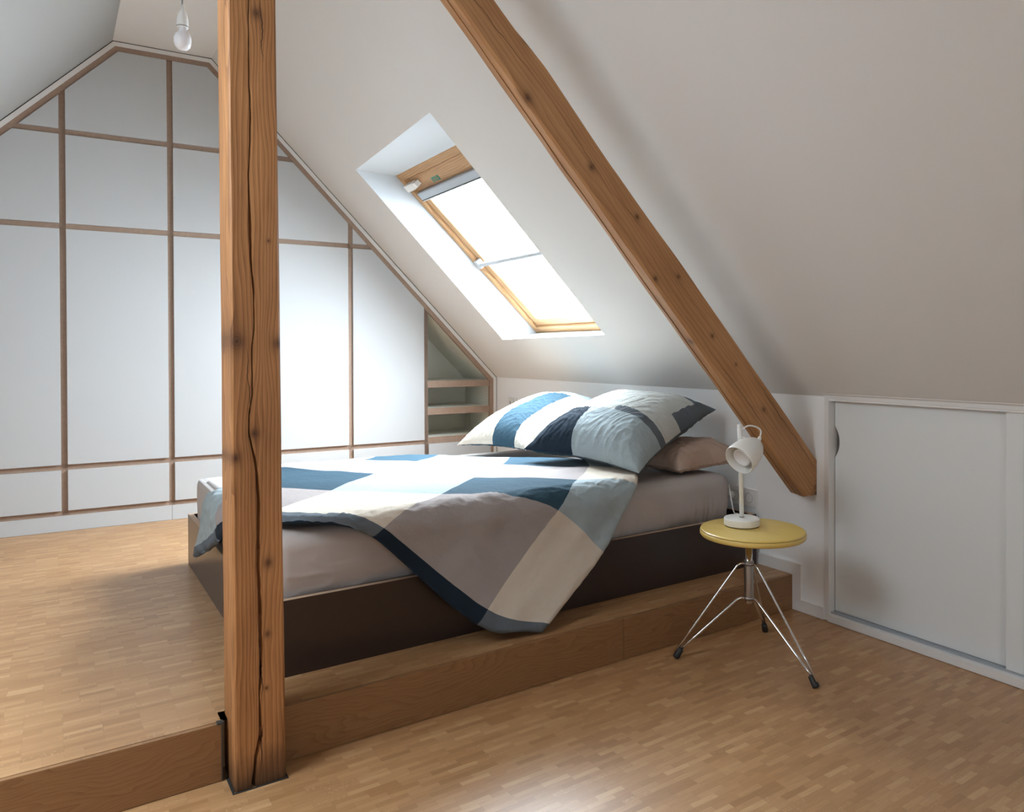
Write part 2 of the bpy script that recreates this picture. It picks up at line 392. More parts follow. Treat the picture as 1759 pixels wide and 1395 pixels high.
# ------------------------------------------------------------------ main skylight (window_1)
F0 = Vector((1.361, 2.015, 2.077)); F1 = Vector((2.305, 2.015, 1.192))
fa = (F1-F0).normalized(); fb = Vector((0, -1, 0)); fc = fb.cross(fa).normalized()
if fc.x < 0: fc = -fc
FLn = (F1-F0).length; FW = 1.055
def fr(a, b, t): return F0+fa*a+fb*b+fc*t
w1 = empty('window_1', tuple(SK[3]), kind='structure')
M_pine = timber_mat('varnished_pine', (.56, .36, .19), (.46, .27, .13), (.28, .145, .06), [], 90, cx=.5)
FQ = [fr(0, 0, 0), fr(0, FW, 0), fr(FLn, FW, 0), fr(FLn, 0, 0)]
vs, fs = [], []
for i in range(4):
    p0, p1, p2, p3 = SK[i], SK[(i+1) % 4], FQ[(i+1) % 4], FQ[i]; b_ = len(vs)
    cen_ = (SK[0]+SK[1]+SK[2]+SK[3])/4
    for kk in range(2):           # room face and outer shell
        for v_ in range(9):
            for u_ in range(13):
                p = (p0.lerp(p1, u_/12)).lerp(p3.lerp(p2, u_/12), v_/8)
                if kk:
                    o_ = (p0+p1)/2-cen_; o_ = (o_-NR*o_.dot(NR)).normalized(); p = p+o_*.03+NR*.012
                vs.append(p)
    for kk in range(2):
        for v_ in range(8):
            for u_ in range(12):
                a = b_+kk*117+v_*13+u_; fs.append((a, a+1, a+14, a+13))
o = from_py('reveal', vs, fs, M_reveal, w1, smooth=True); rel(o, w1.location)
def sbox(name, parts, mat, parent, along='a', bevel=.003, **k):
    bm = bmesh.new()
    for q in parts: slope_box(bm, fr, *q)
    o = from_bm(name, bm, mat, parent, **k)
    gc(o, lambda co: (((co-F0).dot(fb)), (co-F0).dot(fc), (co-F0).dot(fa)) if along == 'a' else ((co-F0).dot(fa), (co-F0).dot(fc), (co-F0).dot(fb)))
    if bevel: bev(o, bevel)
    return rel(o, w1.location if parent is w1 else parent['base'])
g = .0
sbox('window_frame', [(-.012, .045, -.012, FW+.012, 0.0, .1), (FLn-.045, FLn+.012, -.012, FW+.012, 0.0, .1)], M_pine, w1, 'b')
sbox('window_frame', [(.045, FLn-.045, -.012, .035, 0.0, .1), (.045, FLn-.045, FW-.035, FW+.012, 0.0, .1)], M_pine, w1, 'a')
sbox('sash', [(.050, .145, .04, FW-.04, .018, .085), (FLn-.10, FLn-.050, .04, FW-.04, .018, .085)], M_pine, w1, 'b')
sbox('sash', [(.145, FLn-.10, .04, .095, .018, .085), (.145, FLn-.10, FW-.095, FW-.04, .018, .085)], M_pine, w1, 'a')
sbox('window_pane', [(.14, FLn-.09, .09, FW-.09, .060, .064)], M_glass, w1, bevel=0)
bm = bmesh.new(); slope_box(bm, fr, .070, .112, .02, .12, -.022, .014); slope_box(bm, fr, .076, .106, .12, .16, -.018, .014)
rel(from_bm('handle_bar', bm, M_wplast, w1, label='white plastic end of the ventilation handle bar'), w1.location)
bm = bmesh.new()
for (p0, p1, q0, q1) in ((.0, .030, 0, .012), (.0, .008, .012, .04), (.0, .03, .04, .05), (.008, .03, .022, .03), (.0, .03, .06, .068), (.0, .01, .068, .085), (.02, .03, .06, .085), (.01, .02, .078, .088)):
    slope_box(bm, fr, .100+p0, .100+p1, .285+q0, .285+q1, .0168, .0182)
rel(from_bm('sticker', bm, M_green, w1, label='small green sticker on the top rail'), w1.location)
portal('daylight_skylight', fr(FLn/2, FW/2, .13), tuple(-fc), (0, 1, 0), FW, FLn)
# roller blind
rb = empty('roller_blind', tuple(fr(.15, .1, .03)), label='grey aluminium blind cassette with side rails and bottom bar inside the skylight', cat='blind')
rb['category'] = 'blind'; rb['base'] = rb.location[:]
sbox('cassette', [(.146, .205, .05, FW-.05, -.004, .05)], M_alu, rb, bevel=.006)
sbox('side_rail', [(.205, FLn-.16, .108, .112, .030, .050)], M_blindbar, rb, bevel=0)
sbox('side_rail', [(.205, FLn-.16, FW-.112, FW-.108, .030, .050)], M_blindbar, rb, bevel=0)
sbox('bottom_bar', [(.685, .71, .055, FW-.055, -.016, .0)], M_blindbar, rb, bevel=.005)
sbox('slot', [(.192, .196, .055, FW-.05, -.006, -.003)], M_dark, rb, bevel=0)
sbox('end_cap', [(.665, .72, .035, .075, -.02, .03)], M_blindbar, rb, bevel=.005)

# ------------------------------------------------------------------ platform
pf = empty('platform', (.2, 0, 0), label='raised oak parquet platform under the bed with a step edge', cat='platform')
PX0, PX1, PY0, PY1 = .084, .236, -.02, .055     # notch round the post
bm = bmesh.new()
pol = [(XL+.003, .002), (PX0, .002), (PX0, PY1), (PX1, PY1), (PX1, .002), (XR-.003, .002), (XR-.003, YN-.004), (XL+.003, YN-.004)]
lo = [bm.verts.new((x, y, 0.001)) for x, y in pol]; hi = [bm.verts.new((x, y, PL)) for x, y in pol]; n = len(pol)
for i in range(n): bm.faces.new([lo[i], lo[(i+1) % n], hi[(i+1) % n], hi[i]])
def q(ix): bm.faces.new([hi[i] for i in ix])
bm.faces.new(hi); bm.faces.new(lo[::-1])
bmesh.ops.triangulate(bm, faces=[f for f in bm.faces if len(f.verts) > 4])
o = from_bm('deck', bm, M_parq2, pf); o.location = (-.2, 0, 0)
for x0, x1, s in ((XL+.003, PX0, .3), (PX1, 1.378, 1.7), (1.380, XR-.003, 4.2)):
    o = box('riser_board', (x0, -.012, .001), (x1, .001, PL-.0005), M_oak, pf, bevel=.0012); o.location = (-.2, 0, 0)
    gc(o, lambda co, s=s: (co.z+s*.37, co.y, co.x+s))
bm = bmesh.new()
add_box(bm, (PX0-.002, -.013, .004), (PX0+.001, -.009, PL+.003)); add_box(bm, (PX0-.012, -.016, PL-.002), (PX0+.003, .0, PL+.004))
o = from_bm('metal_edge', bm, plain('dark_steel', (.09, .085, .08), .5, .6), pf); o.location = (-.2, 0, 0)

# ------------------------------------------------------------------ baseboard, right
bm = bmesh.new()
for poly in ([(XR, .0, .147), (XR, 2.4, .147), (XR, 2.4, .197), (XR, -.055, .197), ],
             [(XR, .0, .147), (XR, -.055, .197), (XR, -.055, .051), (XR, -.0, .0015)],
             [(XR, .0, .0015), (XR, -.055, .051), (XR, -.163, .051), (XR, -.163, .0015)]):
    add_prism(bm, poly, (-.012, 0, 0))
o = from_bm('baseboard_right', bm, M_paint, kind='structure'); bev(o, .0012)

# ------------------------------------------------------------------ wardrobe
def clip(poly, a, b, c):
    """keep a*x+b*z<=c"""
    out = []
    for i, p in enumerate(poly):
        q_ = poly[(i+1) % len(poly)]; dp = a*p[0]+b*p[1]-c; dq = a*q_[0]+b*q_[1]-c
        if dp <= 0: out.append(p)
        if (dp < 0 < dq) or (dq < 0 < dp):
            t = dp/(dp-dq); out.append((p[0]+(q_[0]-p[0])*t, p[1]+(q_[1]-p[1])*t))
    return out
nl = math.hypot(SL, 1)
def house(ins):
    """half planes of the gable outline, inset by ins"""
    return [(SL/nl, 1/nl, (SL*XR+ZK)/nl-ins), (0, 1, ZC-ins), (-SL/nl, 1/nl, (-SL*XCL+ZC)/nl-ins), (1, 0, XR-ins), (-1, 0, -XL-ins)]
def gpoly(x0, x1, z0, z1, ins):
    p = [(x0, z0), (x1, z0), (x1, z1), (x0, z1)]
    for h in house(ins):
        p = clip(p, *h)
        if len(p) < 3: return []
    return p
ew = Vector((1, WR, 0)); nw = Vector((-WR, 1, 0)).normalized()
def wp(x, z, dep=0.0): return Vector((x, YW+WR*x, z))+nw*dep
wd = empty('wardrobe', (.26, YW+WR*.26, PL), label='white wall-filling wardrobe with brown plywood edges following the roof shape', cat='wardrobe')
def wprism(name, polys, d0, d1, mat, bevel=0.0, **k):
    bm = bmesh.new()
    for p in polys:
        if len(p) >= 3: add_prism(bm, [wp(x, z, d0) for x, z in p], nw*(d1-d0))
    o = from_bm(name, bm, mat, wd, **k)
    if bevel: bev(o, bevel)
    return rel(o, wd.location)
cols = [-1.7055, -1.2085, -.7115, -.2145, .2825, .7800, 1.2770, 1.7720, 2.262]
rows = [.2395, .4785, 1.7345, 2.2245, 2.80]
HB = .0145
SHX0, SHX1, SHD = 1.7865, 2.239, .42          # open shelf corner
# plywood frame: flat carcass face split into bars
bars = []
xs = [XL+.027]+cols[:-1]+[2.262]
for c in cols[:-1]: bars.append(gpoly(c-HB, c+HB, PL+.081, 2.76, .0271))
for z in rows[:-1]:
    bars.append(gpoly(XL+.0, 1.7720+HB if z != .4785 else 2.27, z-HB, z+HB, .0271))
fr_face = bars
wprism('frame', fr_face, .010, .028, M_edge)
# sloping rim of the frame
def rim(i0, i1, d0, d1, mat, name, zlo=PL+.002, xclip=None, **k):
    H0, H1 = house(i0), house(i1)
    def outline(ins):
        xr = XR-ins; xl = XL+ins
        k1 = (SL*XR+ZK)/nl-ins; zr = (k1*nl-SL*xr); zt = ZC-ins; xtr = (k1*nl-zt)/SL
        k2 = (-SL*XCL+ZC)/nl-ins; xtl = (zt-k2*nl)/SL; zl = k2*nl+SL*xl
        return [(xr, zlo), (xr, zr), (xtr, zt), (xtl, zt), (xl, zl), (xl, zlo)]
    a, b = outline(i0), outline(i1); polys = []
    for i in range(5): polys.append([a[i], a[i+1], b[i+1], b[i]])
    bm = bmesh.new()
    for p in polys: add_prism(bm, [wp(x, z, d0) for x, z in p], nw*(d1-d0))
    return bm
bm = rim(.0272, .057, 0, 0, None, '') ; bm.free()
def rimobj(name, i0, i1, d0, d1, mat, parent, **k):
    bm = rim(i0, i1, d0, d1, None, ''); return from_bm(name, bm, mat, parent, **k)
rel(rimobj('frame', .0272, .0540, .002, .028, M_edge, wd), wd.location)
# white filler strip against the plaster
o = rimobj('trim_1', .0050, .0270, -.001, .020, M_plaster, None, kind='structure')
o = rimobj('trim_2', .0006, .0050, .0015, .030, M_dark, None, kind='structure')
# doors
nd = 0
zb = [(.2535, .4640), (.4930, 1.7200), (1.7490, 2.2100), (2.2390, 2.80)]
for ci in range(8):
    x0 = (cols[ci-1] if ci else XL+.03)+HB; x1 = cols[ci]-HB
    for z0, z1 in zb:
        p = gpoly(x0, x1, z0, z1, .0560)
        if len(p) < 3: continue
        ar = abs(sum(p[i][0]*p[(i+1) % len(p)][1]-p[(i+1) % len(p)][0]*p[i][1] for i in range(len(p))))/2
        if ar < .002: continue
        wprism('door', [p], -.004, .016, M_lam, bevel=.001)
# door low under the open shelf
wprism('door', [gpoly(SHX0, 2.239, .2535, .4640, .05)], -.004, .016, M_lam, bevel=.001)
# plinth in two lengths
wprism('plinth', [gpoly(XL+.03, .2815, PL+.001, .226, .05)], .000, .018, M_lam)
wprism('plinth', [gpoly(.2830, 2.25, PL+.001, .226, .05)], .000, .018, M_lam)
# carcass behind the doors
wprism('carcass', [gpoly(XL+.004, 1.7575, PL+.002, 2.8, .004)], .028, .60, M_lam)
# open corner: side, back, slope lining, knee side, shelves
T = .016
wprism('side_panel', [gpoly(1.7577, 1.7720+HB, PL+.002, 2.8, .056)], .010, SHD, [M_edge, M_shelf])
o = D.objects[-1] if False else None
wprism('inner_side', [gpoly(1.7866, 1.7880, .4931, 2.8, .056)], .012, SHD, M_shelf)
wprism('back_panel', [gpoly(1.7866, 2.24, .464, 2.8, .03)], SHD, SHD+T, M_shelf)
bm = bmesh.new()
h0, h1 = .0275, .0555
def slopez(x, ins): return ((SL*XR+ZK)/nl-ins)*nl-SL*x
zr_ = slopez(XR-.05, h1)
add_prism(bm, [wp(1.7720, slopez(1.7720, h1), .028), wp(XR-.05, slopez(XR-.05, h1), .028), wp(XR-.05, slopez(XR-.05, h0), .028), wp(1.7720, slopez(1.7720, h0), .028)], nw*(SHD-.028))
rel(from_bm('slope_lining', bm, M_shelf, wd), wd.location)
wprism('inner_side', [[(2.2385, PL+.002), (2.262, PL+.002), (2.262, slopez(2.262, .03)), (2.2385, slopez(2.2385, .03))]], .028, SHD, M_shelf)
for k in range(16):   # shelf pin holes
    z = .54+k*.020
    for dp in (.06, .34):
        c = wp(2.2385, z, dp); bm = bmesh.new(); add_lathe(bm, [(.0028, -.0006), (.0028, .0004)], 8, c, -ew.normalized())
        rel(from_bm('pin_hole', bm, M_dark, wd), wd.location)
for z1 in (.879, .699):
    s = wprism('shelf', [[(1.7885, z1-.044), (2.238, z1-.044), (2.238, z1), (1.7885, z1)]], .024, SHD, M_shelf)
    e = wprism('shelf_edge', [[(1.7885, z1-.044), (2.238, z1-.044), (2.238, z1), (1.7885, z1)]], .012, .024, M_edge)
    e.parent = s; e.location = (0, 0, 0)
s = wprism('shelf', [[(1.7885, .4645), (2.238, .4645), (2.238, .5070), (1.7885, .5070)]], .024, SHD, M_shelf)
e = wprism('shelf_edge', [[(1.7885, .4645), (2.238, .4645), (2.238, .5070), (1.7885, .5070)]], .012, .024, M_edge)
e.parent = s; e.location = (0, 0, 0)

# ------------------------------------------------------------------ low cupboard with sliding doors
cb = empty('cupboard', (XR, CY1, 0), label='low built-in cupboard with white sliding doors in the knee wall', cat='cupboard')
FX = XR-.004
bm = bmesh.new()
y_in, y_out = -.1835, -.163
add_box(bm, (FX, y_in, .0015), (XR+.11, y_out, .884)); add_box(bm, (FX, CY0-.02, .0015), (XR+.11, CY0, .884))
add_box(bm, (FX, CY0-.02, .884), (XR+.02, y_out, .903)); 
bm2 = bm
add_box(bm2, (FX-.010, CY0-.02, .0015), (XR+.11, y_in, .030))
o = rel(from_bm('frame', bm2, M_paint, cb), cb.location); bev(o, .001)
o = rel(box('ledge', (FX-.008, CY0-.03, .9035), (XR+.012, y_out+.002, .924), M_paint, cb, bevel=.0015), cb.location)
rel(box('top_track', (XR+.012, CY0, .878), (XR+.10, y_in, .884), M_dark, cb), cb.location)
bm = bmesh.new(); add_box(bm, (XR+.010, CY0, .030), (XR+.014, y_in, .036)); add_box(bm, (XR+.028, CY0, .030), (XR+.031, y_in, .036)); add_box(bm, (XR+.052, CY0, .030), (XR+.055, y_in, .036))
rel(from_bm('bottom_track', bm, M_alu, cb), cb.location)
rel(box('back_panel', (XR+.10, CY0, .03), (XR+.112, y_in, .87), M_lam, cb), cb.location)
# far door with the crescent finger notch at its left edge
def notch_panel(x0, x1, y0, y1, z0, z1, cz, hh, dp):
    pts = [(y0, z0), (y1, z0)]
    for i in range(0, 25):
        t = -1+2*i/24; pts.append((y1-dp*(1-abs(t)**2.2), cz+t*hh))
    pts += [(y1, z1), (y0, z1)]
    bm = bmesh.new(); add_prism(bm, [(x0, y, z) for y, z in pts], (x1-x0, 0, 0)); return bm
DY1, DY2 = -.186, -.845
dz0, dz1 = .0365, .8805
bm = notch_panel(XR+.034, XR+.050, DY2-.06, DY1, dz0, dz1, .713, .062, .020)
d1 = rel(from_bm('door', bm, M_lacq, cb), cb.location); bev(d1, .0008)
bm = bmesh.new()
pts = []
for i in range(25):
    t = -1+2*i/24; pts.append((DY1-.020*(1-abs(t)**2.2), .713+t*.062))
add_prism(bm, [(XR+.0505, y, z) for y, z in pts], (.012, 0, 0))
h = from_bm('finger_notch', bm, plain('notch_grey', (.11, .105, .10), .6), d1); h.location = (0, 0, 0)
d2 = rel(box('door', (XR+.014, CY0+.004, dz0), (XR+.030, DY2, dz1), M_lacq, cb, bevel=.0008), cb.location)

# ------------------------------------------------------------------ timber post
knP = [(.061, 1.918, .016), (.010, 1.107, .026), (.108, 1.102, .018), (.050, .878, .014), (.006, .821, .016), (.080, .553, .013), (.078, .375, .009), (.086, 1.358, .005), (.075, .24, .006)]
M_post = timber_mat('post_timber', (.55, .268, .108), (.375, .170, .062), (.165, .064, .023), knP, 62, 2.0, stain=.20, cx=.055, ring=.40, cracks=((.068, .076, 1.96, 1.80, .0016), (.034, .040, 1.10, .90, .0010), (.060, .064, .42, .20, .0016), (.066, .060, .16, .02, .0014)))
crk = [(2.745, .44), (1.942, .428), (1.898, .424), (1.778, .418), (1.673, .437), (1.595, .425), (1.515, .382), (1.414, .401), (1.311, .41), (1.23, .462), (1.137, .46), (1.092, .409), (.974, .411), (.928, .346), (.877, .339), (.81, .458), (.783, .49), (.709, .518), (.556, .492), (.402, .519), (.304, .526), (.233, .485), (.12, .498), (.072, .4), (.016, .357), (0, .35)]
wid = [(2.745, .002), (1.9, .002), (1.7, .0035), (1.5, .003), (1.4, .008), (1.33, .006), (1.2, .003), (.95, .003), (.85, .004), (.75, .008), (.4, .009), (.25, .005), (.22, .003), (.12, .009), (.05, .006), (0, .010)]
def interp(tab, z):
    if z >= tab[0][0]: return tab[0][1]
    for (za, a), (zb_, b) in zip(tab, tab[1:]):
        if z >= zb_: return b+(a-b)*(z-zb_)/(za-zb_)
    return tab[-1][1]
post = empty('timber_post', (.16, -.02, 0), label='tall square reddish-brown timber post with a long vertical crack', cat='post')
vs, fs, gcs = [], [], []
NZ = 300; ring = 15
for i in range(NZ+1):
    z = 2.745*i/NZ
    xl = .1000-.0032*z; xr = .2212-.0072*z; yf = -.0865; yb = .040
    wob = noise.noise(Vector((0, 3, z*2.3)))*.0016
    xl += wob; xr += noise.noise(Vector((5, 3, z*2.0)))*.0022
    b = .005+.002*noise.noise(Vector((9, 1, z*4)))
    c = xl+(xr-xl)*interp(crk, z)+noise.noise(Vector((1, 7, z*25)))*.0012; w = interp(wid, z)*.62*(1+.3*noise.noise(Vector((2, 7, z*30))))
    dpt = .012+w*1.5
    pts = [(xl+b, yf), (xl+b+.02, yf), (c-w-.006, yf), (c-w, yf+.0004), (c-w*.25, yf+dpt), (c+w*.25, yf+dpt), (c+w, yf+.0004), (c+w+.006, yf), (xr-b-.012, yf), (xr-b, yf), (xr, yf+b), (xr, yb), (xl, yb), (xl, yf+b+.02), (xl, yf+b)]
    for x, y in pts: vs.append((x-.16, y+.02, z)); gcs.append((x-.1 if y < .03 else x-.1, (y+.086), z))
for i in range(NZ):
    for k in range(ring):
        a = i*ring+k; b_ = i*ring+(k+1) % ring; fs.append((a, b_, b_+ring, a+ring))
fs.append(tuple(range(ring))[::-1]); fs.append(tuple(NZ*ring+k for k in range(ring)))
o = from_py('timber', vs, fs, M_post, post); at_ = o.data.attributes.new('gc', 'FLOAT_VECTOR', 'POINT')
for i, g_ in enumerate(gcs): at_.data[i].vector = g_
bm = bmesh.new()   # dark joint round the foot of the post
for a_, b_ in (((.094, -.092), (.226, -.0868)), ((.094, -.0868), (.0995, .0)), ((.2215, -.0868), (.226, .0))): add_box(bm, (a_[0]-.16, a_[1]+.02, .0), (b_[0]-.16, b_[1]+.02, .0012))
from_bm('joint', bm, M_dark, post)

# ------------------------------------------------------------------ sloping beam under the right roof slope
def bmp(s, d, y): 
    """s along the slope measured from the knee wall upward, d below the slope"""
    u = Vector((1, 0, -SL)).normalized(); return Vector((XR, y, ZK))-u*s-NR*d
knB = [(.010, 1.629, .018), (.060, 1.337, .014), (.098, 1.106, .010), (.099, .841, .009), (.015, .905, .011), (.075, .58, .009), (-.02, .62, .012), (.078, .191, .011), (.13, 1.76, .016), (.09, .42, .006), (.05, 2.0, .008)]
M_beam = timber_mat('beam_timber', (.55, .30, .140), (.395, .195, .080), (.200, .088, .036), knB, 40, 11.0, cx=.10, ring=.24, end=-.27, cracks=((.045, .080, 2.05, 1.62, .0011), (.081, .066, 1.60, 1.20, .0010), (.074, .094, 1.22, 1.02, .0008), (.088, .090, .95, .45, .0007), (.128, .122, .40, -.30, .0016), (.030, .040, .70, -.10, .0010)))
beam = empty('timber_beam', tuple(bmp(0, .28, -.08)), label='sloping brown timber beam under the roof ending at the knee wall', cat='beam')
UB = Vector((1, 0, -SL)).normalized(); NB = 264; SMAX = 2.86; SMIN = -.36; vs, fs, gcs = [], [], []
top = [(3.0, .212), (1.95, .216), (1.80, .212), (1.74, .205), (1.66, .199), (1.30, .201), (.75, .188), (.0, .178)]
YF, YBk = -.124, -.024
for i in range(NB+1):
    s = SMIN+(SMAX-SMIN)*i/NB
    td = interp(top, s)+noise.noise(Vector((3, 1, s*4)))*.003
    fd = .333+noise.noise(Vector((7, 1, s*5)))*.003; bd = .314+noise.noise(Vector((4, 8, s*4)))*.004
    cf = .47+.10*math.sin(s*2.1)+.03*noise.noise(Vector((2, 2, s*9)))
    w = .0036+.0022*max(0, noise.noise(Vector((2, 5, s*3))))+.001
    def under(f): return (YF+.007+(YBk-YF-.007)*f, fd+(bd-fd)*f)
    y1, d1_ = under(cf-w/.1); y2, d2_ = under(cf+w/.1); ym, dm = under(cf)
    ya, da = under(cf-.08); yb_, db = under(cf+.08)
    loop = [(YF+.006, td), (YF, td+.006), (YF, td+.05), (YF, fd-.02), (YF, fd-.008), (YF+.007, fd), (ya, da), (y1, d1_), (ym, dm-.022), (y2, d2_), (yb_, db), (YBk-.012, bd), (YBk, bd-.02), (YBk, td)]
    for y, d in loop:
        p = bmp(s, d, y)
        if p.x > XR-.0005: p = p+UB*((XR-.0005-p.x)/UB.x)
        vs.append(p-beam.location); gcs.append((.333-d+(0 if y < YF+.003 else -(y-YF)*.8), y-YF, s))
R_ = 14
# cut the lower end: vertical at the wall, level underneath
for i, v in enumerate(vs):
    wz = v.z+beam.location.z; wx = v.x+beam.location.x
    zc = .494+.003*noise.noise(Vector((wx*60, 0, v.y*60)))
    if wz < zc: vs[i] = Vector((min(v.x, XR-.0005-beam.location.x), v.y, zc-beam.location.z))
for i in range(NB):
    for k in range(R_):
        a = i*R_+k; b_ = i*R_+(k+1) % R_; fs.append((a, b_, b_+R_, a+R_))
fs.append(tuple(range(R_))[::-1]); fs.append(tuple(NB*R_+k for k in range(R_)))
o = from_py('timber', vs, fs, M_beam, beam); at_ = o.data.attributes.new('gc', 'FLOAT_VECTOR', 'POINT')
for i, g_ in enumerate(gcs): at_.data[i].vector = g_

# ------------------------------------------------------------------ bed
BX0, BX1, BY0, BY1, BZ = .226, 2.262, .167, 1.60, .3677
bed = empty('bed', (1.24, .88, PL), label='double bed with a dark brown plywood box frame and grey sheet', cat='bed')
N = NT('dark_film_plywood'); gg = N.noise(N.objco(), 40, 4)
N.set(Base_Color=N.ramp(gg, [(.3, (.027, .0155, .013)), (.7, (.030, .0175, .0145))]), Roughness=.28); N.b.inputs['Specular IOR Level'].default_value = .55
M_film = N.m
M_lightply = plain('pale_plywood_edge', (.50, .36, .25), .6)
t = .020
for nm, a, b in (('side_rail', (BX0, BY0, PL), (BX1, BY0+t, BZ)), ('side_rail', (BX0, BY1-t, PL), (BX1, BY1, BZ)), ('foot_board', (BX0, BY0+t, PL), (BX0+t, BY1-t, BZ)), ('head_board', (BX1-t, BY0+t, PL), (BX1, BY1-t, BZ))):
    a = (a[0], a[1], PL+.0005)
    bm = bmesh.new(); add_box(bm, a, b)
    o = from_bm(nm, bm, [M_film, M_lightply], bed); rel(o, bed.location)
    for p in o.data.polygons:
        if p.normal.z > .9: p.material_index = 1
rel(box('slats', (BX0+t, BY0+t, .24), (BX1-t, BY1-t, .27), M_lightply, bed), bed.location)

M_sheet = fabric_mat('grey_sheet', (.46, .425, .41), .85, .35, .25)
def rounded_box(lo, hi, r, n, disp):
    lo, hi = Vector(lo), Vector(hi); c = (lo+hi)/2; h = (hi-lo)/2; vs, fs, idx = [], [], {}
    def key(a, b, c_): return (a, b, c_)
    nn = n
    def vert(i, j, k):
        kk = (i, j, k)
        if kk in idx: return idx[kk]
        def m_(t, hh, nx):   # put more rings near the rounded edges
            u = 2*t/nx-1; return u
        p = Vector((m_(i, h.x, nn[0])*h.x, m_(j, h.y, nn[1])*h.y, m_(k, h.z, nn[2])*h.z))
        q_ = Vector((max(-h.x+r, min(h.x-r, p.x)), max(-h.y+r, min(h.y-r, p.y)), max(-h.z+r, min(h.z-r, p.z))))
        d = p-q_
        if d.length > 1e-9: nrm = d.normalized(); p2 = q_+nrm*r
        else: p2 = p; nrm = Vector((0, 0, 1))
        p3 = c+p2; p3 = p3+nrm*disp(p3, nrm)
        idx[kk] = len(vs); vs.append(p3); return idx[kk]
    def face(f):
        fs.append(f)
    nx, ny, nz = n
    for i in range(nx):
        for j in range(ny):
            fs.append((vert(i, j, nz), vert(i+1, j, nz), vert(i+1, j+1, nz), vert(i, j+1, nz)))
            fs.append((vert(i, j+1, 0), vert(i+1, j+1, 0), vert(i+1, j, 0), vert(i, j, 0)))
    for i in range(nx):
        for k in range(nz):
            fs.append((vert(i, 0, k), vert(i+1, 0, k), vert(i+1, 0, k+1), vert(i, 0, k+1)))
            fs.append((vert(i, ny, k+1), vert(i+1, ny, k+1), vert(i+1, ny, k), vert(i, ny, k)))
    for j in range(ny):
        for k in range(nz):
            fs.append((vert(0, j, k+1), vert(0, j+1, k+1), vert(0, j+1, k), vert(0, j, k)))
            fs.append((vert(nx, j, k), vert(nx, j+1, k), vert(nx, j+1, k+1), vert(nx, j, k+1)))
    return vs, fs
def mdisp(p, n):
    d = 0.0
    if n.y < -.5:
        low = max(0, min(1, (.50-p.z)/.14)); 
        if p.x > 1.25: d += .0065*low*noise.noise(Vector((p.x*48, 0, p.z*5)))
        else: d += .0035*low*(1-min(1, 2.4*abs(noise.noise(Vector(((p.x+p.z*2.2)*7, 0, (p.z-p.x*.16)*22))))))**2
        d += -.020*max(0, (.42-p.z)/.10)
        d += .004*noise.noise(Vector((p.x*3, 1, p.z*4)))
    elif n.z > .5:
        d += .004*noise.noise(Vector((p.x*3.5, p.y*3.5, 0)))-.032*max(0, min(1, (p.y-.3)/1.2))
    else:
        d += .003*noise.noise(p*8)
    return d
vs, fs = rounded_box((.252, .198, .275), (2.150, BY1-.03, .552), .055, (440, 90, 44), mdisp)
mat_o = from_py('mattress', [v-bed.location for v in vs], fs, M_sheet, bed, smooth=True, label='mattress under a warm grey fitted sheet')

# ------------------------------------------------------------------ duvet
C_blue = (.034, .070, .098); C_lb = (.32, .38, .40); C_taupe = (.325, .29, .28); C_cream = (.58, .52, .44)
FM = [fabric_mat('cotton_blue', C_blue, .9), fabric_mat('cotton_pale_blue', C_lb, .9), fabric_mat('cotton_taupe', C_taupe, .9), fabric_mat('cotton_cream', C_cream, .9), fabric_mat('cotton_slate', (.115, .135, .155), .9), fabric_mat('cotton_sage', (.50, .52, .50), .9, 1.0, .6), fabric_mat('cotton_navy_shaded_blue', (.016, .026, .040), .9)]
NET = {  # flat positions of the patchwork corners, rows t=1..5, columns s=-1..4
    1: [(-.02, 1.05), (.11, .68), (.287, .311), (.558, .096), (.881, -.196), (1.098, -.279)],
    2: [(.27, 1.02), (.40, .86), (.561, .639), (.819, .266), (1.187, .073), (1.370, -.099)],
    3: [(.47, 1.47), (.576, 1.40), (.840, .956), (1.101, .572), (1.368, .250), (1.565, .124)],
    4: [(.82, 1.66), (.98, 1.50), (1.135, 1.216), (1.372, .828), (1.60, .49), (1.74, .38)],
    5: [(1.02, 1.84), (1.16, 1.68), (1.36, 1.43), (1.56, 1.08), (1.77, .76), (1.87, .64)]}
def ztop(y): return .597-.045*max(0, min(1, (y-.30)/1.2))
RR = .08; ZT = .597; YE = .19; XE = .25; YBK = 1.56
def down(e):
    if e <= 0: return 0., 0.
    L = PI/2*RR
    if e < L: a = e/RR; return RR*math.sin(a), RR*(1-math.cos(a))
    d = e-L; fl = .085*max(0, min(1, (d-.02)/.32))**1.6
    return RR+fl, RR+d
def fold(x, y):
    of, df = down(YE-y); ox, dx = down(XE-x); ob, db = down(y-YBK)
    return Vector((x if x > XE else XE-ox*.8, (y if y > YE else YE-of) if y < YBK else YBK+ob, ztop(y)-df-dx-db))
def lin(a, b, f): return (a[0]+(b[0]-a[0])*f, a[1]+(b[1]-a[1])*f)
def cr4(p0, p1, p2, p3, t):
    r = []
    for a, b, c, d in zip(p0, p1, p2, p3):
        r.append(.5*((2*b)+(-a+c)*t+(2*a-5*b+4*c-d)*t*t+(-a+3*b-3*c+d)*t**3))
    return tuple(r)
def getn(i, j):
    if j < 1: return lin(getn(i, 1), getn(i, 2), -1)
    if j > 5: return lin(getn(i, 5), getn(i, 4), -1)
    r = NET[j]
    if i < -1: return lin(r[0], r[1], -1)
    if i > 4: return lin(r[5], r[4], -1)
    return r[i+1]
